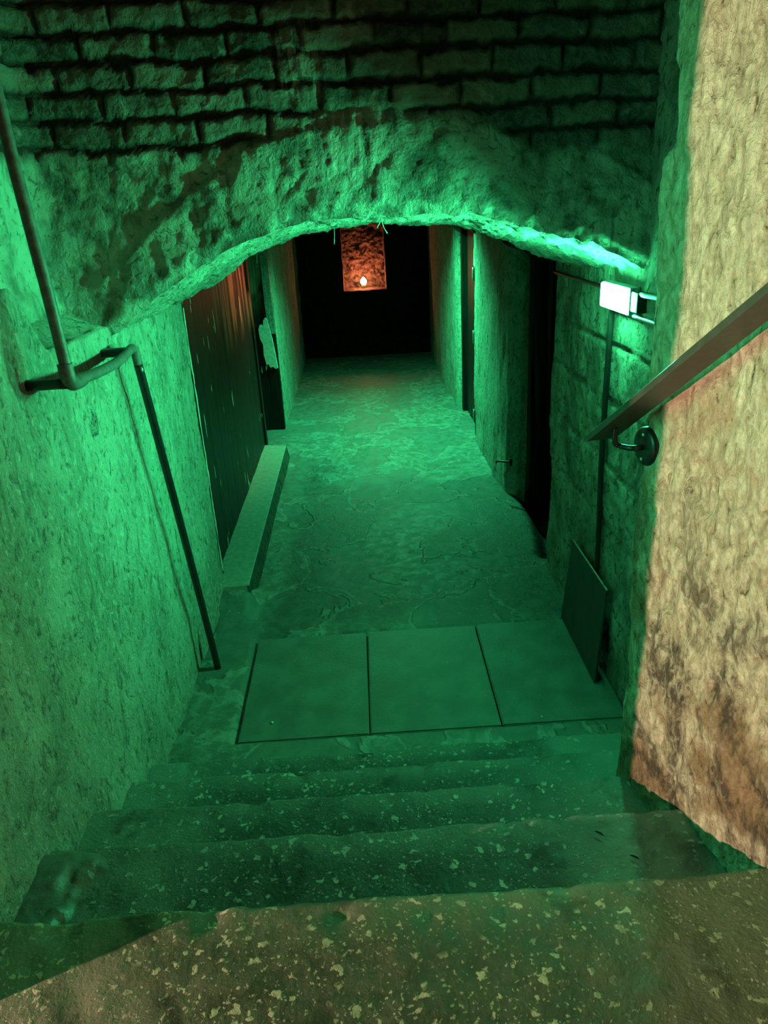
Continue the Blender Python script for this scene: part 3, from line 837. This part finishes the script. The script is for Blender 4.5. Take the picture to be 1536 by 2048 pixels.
# ---- bulkhead lamp ----------------------------------------------------------------------------------------------------------------
lp = empty('bulkhead_lamp', (1.06, 3.10, 1.78)); tag(lp, 'glowing rectangular green bulkhead lamp on the right wall under the arch', 'lamp')
Y0, Y1, Z0, Z1 = 2.955, 3.250, 1.727, 1.833
part('casing', box_mesh('casing', (1.0325, Y0, Z0), (1.076, Y1, Z1), 0.005), M['casing'], lp)
part('lens', box_mesh('lens', (1.0225, Y0 + 0.005, Z0 + 0.005), (1.0335, Y1 - 0.005, Z1 - 0.005), 0.006, 3), M['lens'], lp, 'brightly lit lens')
part('back_box', box_mesh('back_box', (1.045, 2.88, 1.745), (1.085, 2.953, 1.82), 0.004), M['black_metal'], lp)
for o in list(lp.children):
    if o.name.split('.')[0] in ('casing', 'lens'):
        pv = Vector((1.055, 3.10, 1.78))
        o.data.transform(Matrix.Translation(pv) @ Matrix.Rotation(math.radians(3), 4, 'Z') @ Matrix.Translation(-pv))
def cable(name, pts, r, mat, label, cat, n=6):
    o = link(name, tube_mesh(name, catmull(pts, n), r, 10), mat); tag(o, label, cat); return o
cable('conduit_pipe', [(1.062, 3.20, 1.735), (1.062, 3.22, 1.70), (1.060, 3.22, 1.6), (1.058, 3.22, 1.1), (1.066, 3.22, 0.7), (1.07, 3.22, 0.40)], 0.0135, M['black_metal'], 'thin vertical black pipe on the right wall below the green lamp', 'pipe')
cable('conduit', [(1.058, 2.88, 1.815), (1.058, 2.6, 1.827), (1.058, 2.3, 1.828), (1.055, 2.02, 1.83)], 0.010, M['steel'], 'upper of two short metal conduits between the green lamp and the pillar', 'conduit')
cable('conduit', [(1.058, 2.94, 1.728), (1.058, 2.6, 1.733), (1.058, 2.3, 1.732), (1.055, 2.02, 1.73)], 0.008, M['steel'], 'lower of two short metal conduits between the green lamp and the pillar', 'conduit')
cable('cable', [(1.06, 3.25, 1.80), (1.064, 3.4, 1.795), (1.066, 3.7, 1.79), (1.066, 4.0, 1.785), (1.075, 4.25, 1.78)], 0.009, M['black_metal'], 'black cable running along the right wall from the green lamp towards the near doorway', 'cable')

# ---- dark sheet leaning on the right wall, thin offcuts at the left wall ------------------------------------------------------------
sh = empty('sheet', (1.02, 3.25, 0)); tag(sh, 'thin dark rectangular sheet leaning against the foot of the right wall', 'sheet')
a, b_, c_, d_ = Vector((1.040, 3.56, 0.485)), Vector((1.040, 2.985, 0.495)), Vector((1.005, 2.96, 0.012)), Vector((1.005, 3.58, 0.012))
part('panel', prism_mesh('panel', [a, b_, c_, d_], (0.010, 0, 0.001), 0.001), M['board'], sh)
part('edge_strip', tube_mesh('edge_strip', [a + Vector((0.004, 0, 0.003)), a.lerp(b_, .33) + Vector((0.004, 0, 0.003)), a.lerp(b_, .66) + Vector((0.004, 0, 0.003)), b_ + Vector((0.004, 0, 0.003))], 0.0045, 6), M['board_edge'], sh, 'pale bare top edge')

oc = link('offcut_board', prism_mesh('offcut_board', [(-0.938, 3.36, 0.02), (-0.925, 3.80, 0.035), (-0.93, 3.80, 0.20), (-0.950, 3.52, 0.27), (-0.955, 3.40, 0.29)], (0.008, 0, 0), 0.001), M['offcut'])
tag(oc, 'thin broken strip of board standing against the left wall behind the handrail post', 'board')
oc = link('timber_offcut', prism_mesh('timber_offcut', [(-0.935, 3.83, 0.09), (-0.92, 3.97, 0.125), (-0.935, 3.96, 0.17), (-0.945, 3.88, 0.26)], (0.012, 0, 0), 0.001), M['offcut'])
tag(oc, 'short pointed timber offcut leaning at the near end of the black left door', 'offcut')

# ---- candle in the end niche ------------------------------------------------------------------------------------------------------------
cd = empty('candle', (0.074, 11.80, 0.965)); tag(cd, 'small glowing candle on the sill of the red-lit niche at the corridor end', 'candle')
part('wax_body', lathe('wax_body', (0.074, 11.80, 0.965), (0, 0.0001, 1), [(-0.01, 0.036), (0.045, 0.036), (0.052, 0.031), (0.046, 0.02), (0.044, 0.001)], 20), M['wax'], cd)
part('flame', lathe('flame', (0.074, 11.80, 1.012), (0, 0.0001, 1), [(0, 0.010), (0.012, 0.034), (0.04, 0.048), (0.07, 0.040), (0.095, 0.020), (0.115, 0.001)], 16), M['flame'], cd)

# ---- hanging rootlets at the crown of the arch --------------------------------------------------------------------------------------------
for pts, r, lab in (([(0.098, 2.955, 2.138), (0.100, 2.953, 2.118), (0.106, 2.952, 2.098), (0.117, 2.952, 2.080)], 0.0020, 'longest pale rootlet dangling from the crown of the arch'),
                    ([(0.097, 2.957, 2.130), (0.090, 2.955, 2.116), (0.083, 2.954, 2.106), (0.080, 2.954, 2.10)], 0.0016, 'short pale rootlet branching left beside the longest one at the crown'),
                    ([(-0.106, 4.05, 2.075), (-0.107, 4.05, 2.05), (-0.109, 4.05, 2.02), (-0.112, 4.05, 1.998)], 0.0024, 'pale thread hanging left of the red-lit niche')):
    o = link('rootlet', tube_mesh('rootlet', catmull(pts, 4), r, 6), M['strand'])
    tag(o, lab, 'rootlet', 'rootlets hanging from the arch')

# ---- litter ----------------------------------------------------------------------------------------------------------------------------------
def pebble(x, y, z, s, label, mat='chip', sq=0.6):
    bm = bmesh.new(); bmesh.ops.create_icosphere(bm, subdivisions=2, radius=s)
    for v in bm.verts:
        q = np.array(v.co) * 60 + x * 37
        v.co *= 1 + 0.3 * float(vnoise(q, 5)); v.co.z *= sq
    me = bpy.data.meshes.new('stone_chip'); bm.to_mesh(me); bm.free()
    o = link('stone_chip', me, M[mat]); o.location = (x, y, z + s * sq * 0.6); tag(o, label, 'stone chip', 'pale stone chips on the floor')
pebble(-0.522, 2.826, 0.008, 0.006, 'tiny white stone chip on the left paving slab')
pebble(0.702, 2.74, 0.008, 0.004, 'tiny white stone chip at the front edge of the right paving slab')
def leaf(x, y, z, L, rot, label):
    bm = bmesh.new()
    pts = [(-L, 0, 0.002), (-L * .4, L * .16, 0.004), (L * .4, L * .18, 0.004), (L, 0, 0.002), (L * .4, -L * .15, 0.004), (-L * .4, -L * .14, 0.004)]
    f = bm.faces.new([bm.verts.new(p) for p in pts])
    r = bmesh.ops.extrude_face_region(bm, geom=[f])
    for v in r['geom']:
        if isinstance(v, bmesh.types.BMVert): v.co.z += 0.003
    bmesh.ops.recalc_face_normals(bm, faces=bm.faces)
    me = bpy.data.meshes.new('dry_leaf'); bm.to_mesh(me); bm.free()
    o = link('dry_leaf', me, M['leaf']); o.location = (x, y, z); o.rotation_euler = (0, 0, rot); tag(o, label, 'leaf', 'dark dry leaves on the step')
leaf(0.563, 1.535, 0.564, 0.013, -0.7, 'dark sliver of dry leaf further from the pillar on the upper step')
leaf(0.630, 1.449, 0.564, 0.012, -0.6, 'dark sliver of dry leaf closer to the pillar on the upper step')

# ------------------------------------------------------------------ lights
def light(kind, name, loc, energy, col, **kw):
    d = bpy.data.lights.new(name, kind); d.energy = energy; d.color = col
    for k, v in kw.items(): setattr(d, k, v)
    o = bpy.data.objects.new(name, d); o.location = loc; C.objects.link(o); return o
# room behind the landing on the left: warm lamp shining through the gap beside the left wall
light('POINT', 'warm_lamp', (-3.2, -0.05, 1.24), 930, (1.0, 0.62, 0.46), shadow_soft_size=0.02)
# second green lamp high in the corridor
l2 = light('SPOT', 'corridor_lamp', (0.45, 7.35, 2.36), 620, GREEN, spot_size=math.radians(134), spot_blend=1.0, shadow_soft_size=0.07)
l2.rotation_euler = (0, 0, 0)
# small red lamp under the corridor ceiling by the black door
l6 = light('SPOT', 'stair_bounce_fill', (-0.9, 1.40, 2.05), 100, (0.07, 1.0, 0.40), spot_size=math.radians(104), spot_blend=1.0, shadow_soft_size=0.35)  # added green fill, stands in for bounce off the left wall
l6.rotation_euler = Vector((1.66, 0.35, -0.5)).to_track_quat('-Z', 'Y').to_euler()
l3 = light('SPOT', 'red_lamp', (-0.50, 6.40, 2.40), 75, (1.0, 0.20, 0.11), spot_size=math.radians(100), spot_blend=1.0, shadow_soft_size=0.04)
l3.rotation_euler = (0, math.radians(48), 0)
l5 = light('SPOT', 'recess_fill', (1.02, 2.50, 1.74), 190, GREEN, spot_size=math.radians(88), spot_blend=1.0, shadow_soft_size=0.05)  # added unseen green fill that brightens the left of the arch face
l5.rotation_euler = Vector((-1.0, 0.32, 0.02)).to_track_quat('-Z', 'Y').to_euler()
l4 = light('POINT', 'candle_light', (0.074, 11.78, 1.14), 13, (1.0, 0.16, 0.07), shadow_soft_size=0.03)

w = bpy.data.worlds.new('World'); sc.world = w; w.use_nodes = True
w.node_tree.nodes['Background'].inputs[0].default_value = (0, 0, 0, 1)
w.node_tree.nodes['Background'].inputs[1].default_value = 0

# ------------------------------------------------------------------ camera
F, H, CX, CY = 1500.0, 2.2, 768.0, 1024.0
d = np.array([707 - CX, -(400 - CY), -F]); d /= np.linalg.norm(d)
dn = np.array([970 - CX, -(4600 - CY), -F]); up = -dn / np.linalg.norm(dn)
up = up - d * (up @ d); up /= np.linalg.norm(up)
M3 = np.array([np.cross(d, up), d, up])
cam = bpy.data.cameras.new('camera'); co = bpy.data.objects.new('camera', cam); C.objects.link(co)
cam.sensor_fit = 'AUTO'; cam.sensor_width = 36.0; cam.lens = F * 36.0 / 2048.0; cam.clip_start = 0.02
m = Matrix([list(M3[0]) + [0], list(M3[1]) + [0], list(M3[2]) + [H], [0, 0, 0, 1]])
co.matrix_world = m
sc.camera = co

sc.view_settings.view_transform = 'Standard'
sc.view_settings.look = 'None'
sc.view_settings.exposure = 0.0
sc.view_settings.gamma = 1.0
sc.view_settings.use_curve_mapping = False
sc.cycles.use_denoising = True
sc.cycles.max_bounces = 8
sc.cycles.diffuse_bounces = 5
sc.cycles.sample_clamp_indirect = 6.0
sc.cycles.caustics_reflective = False
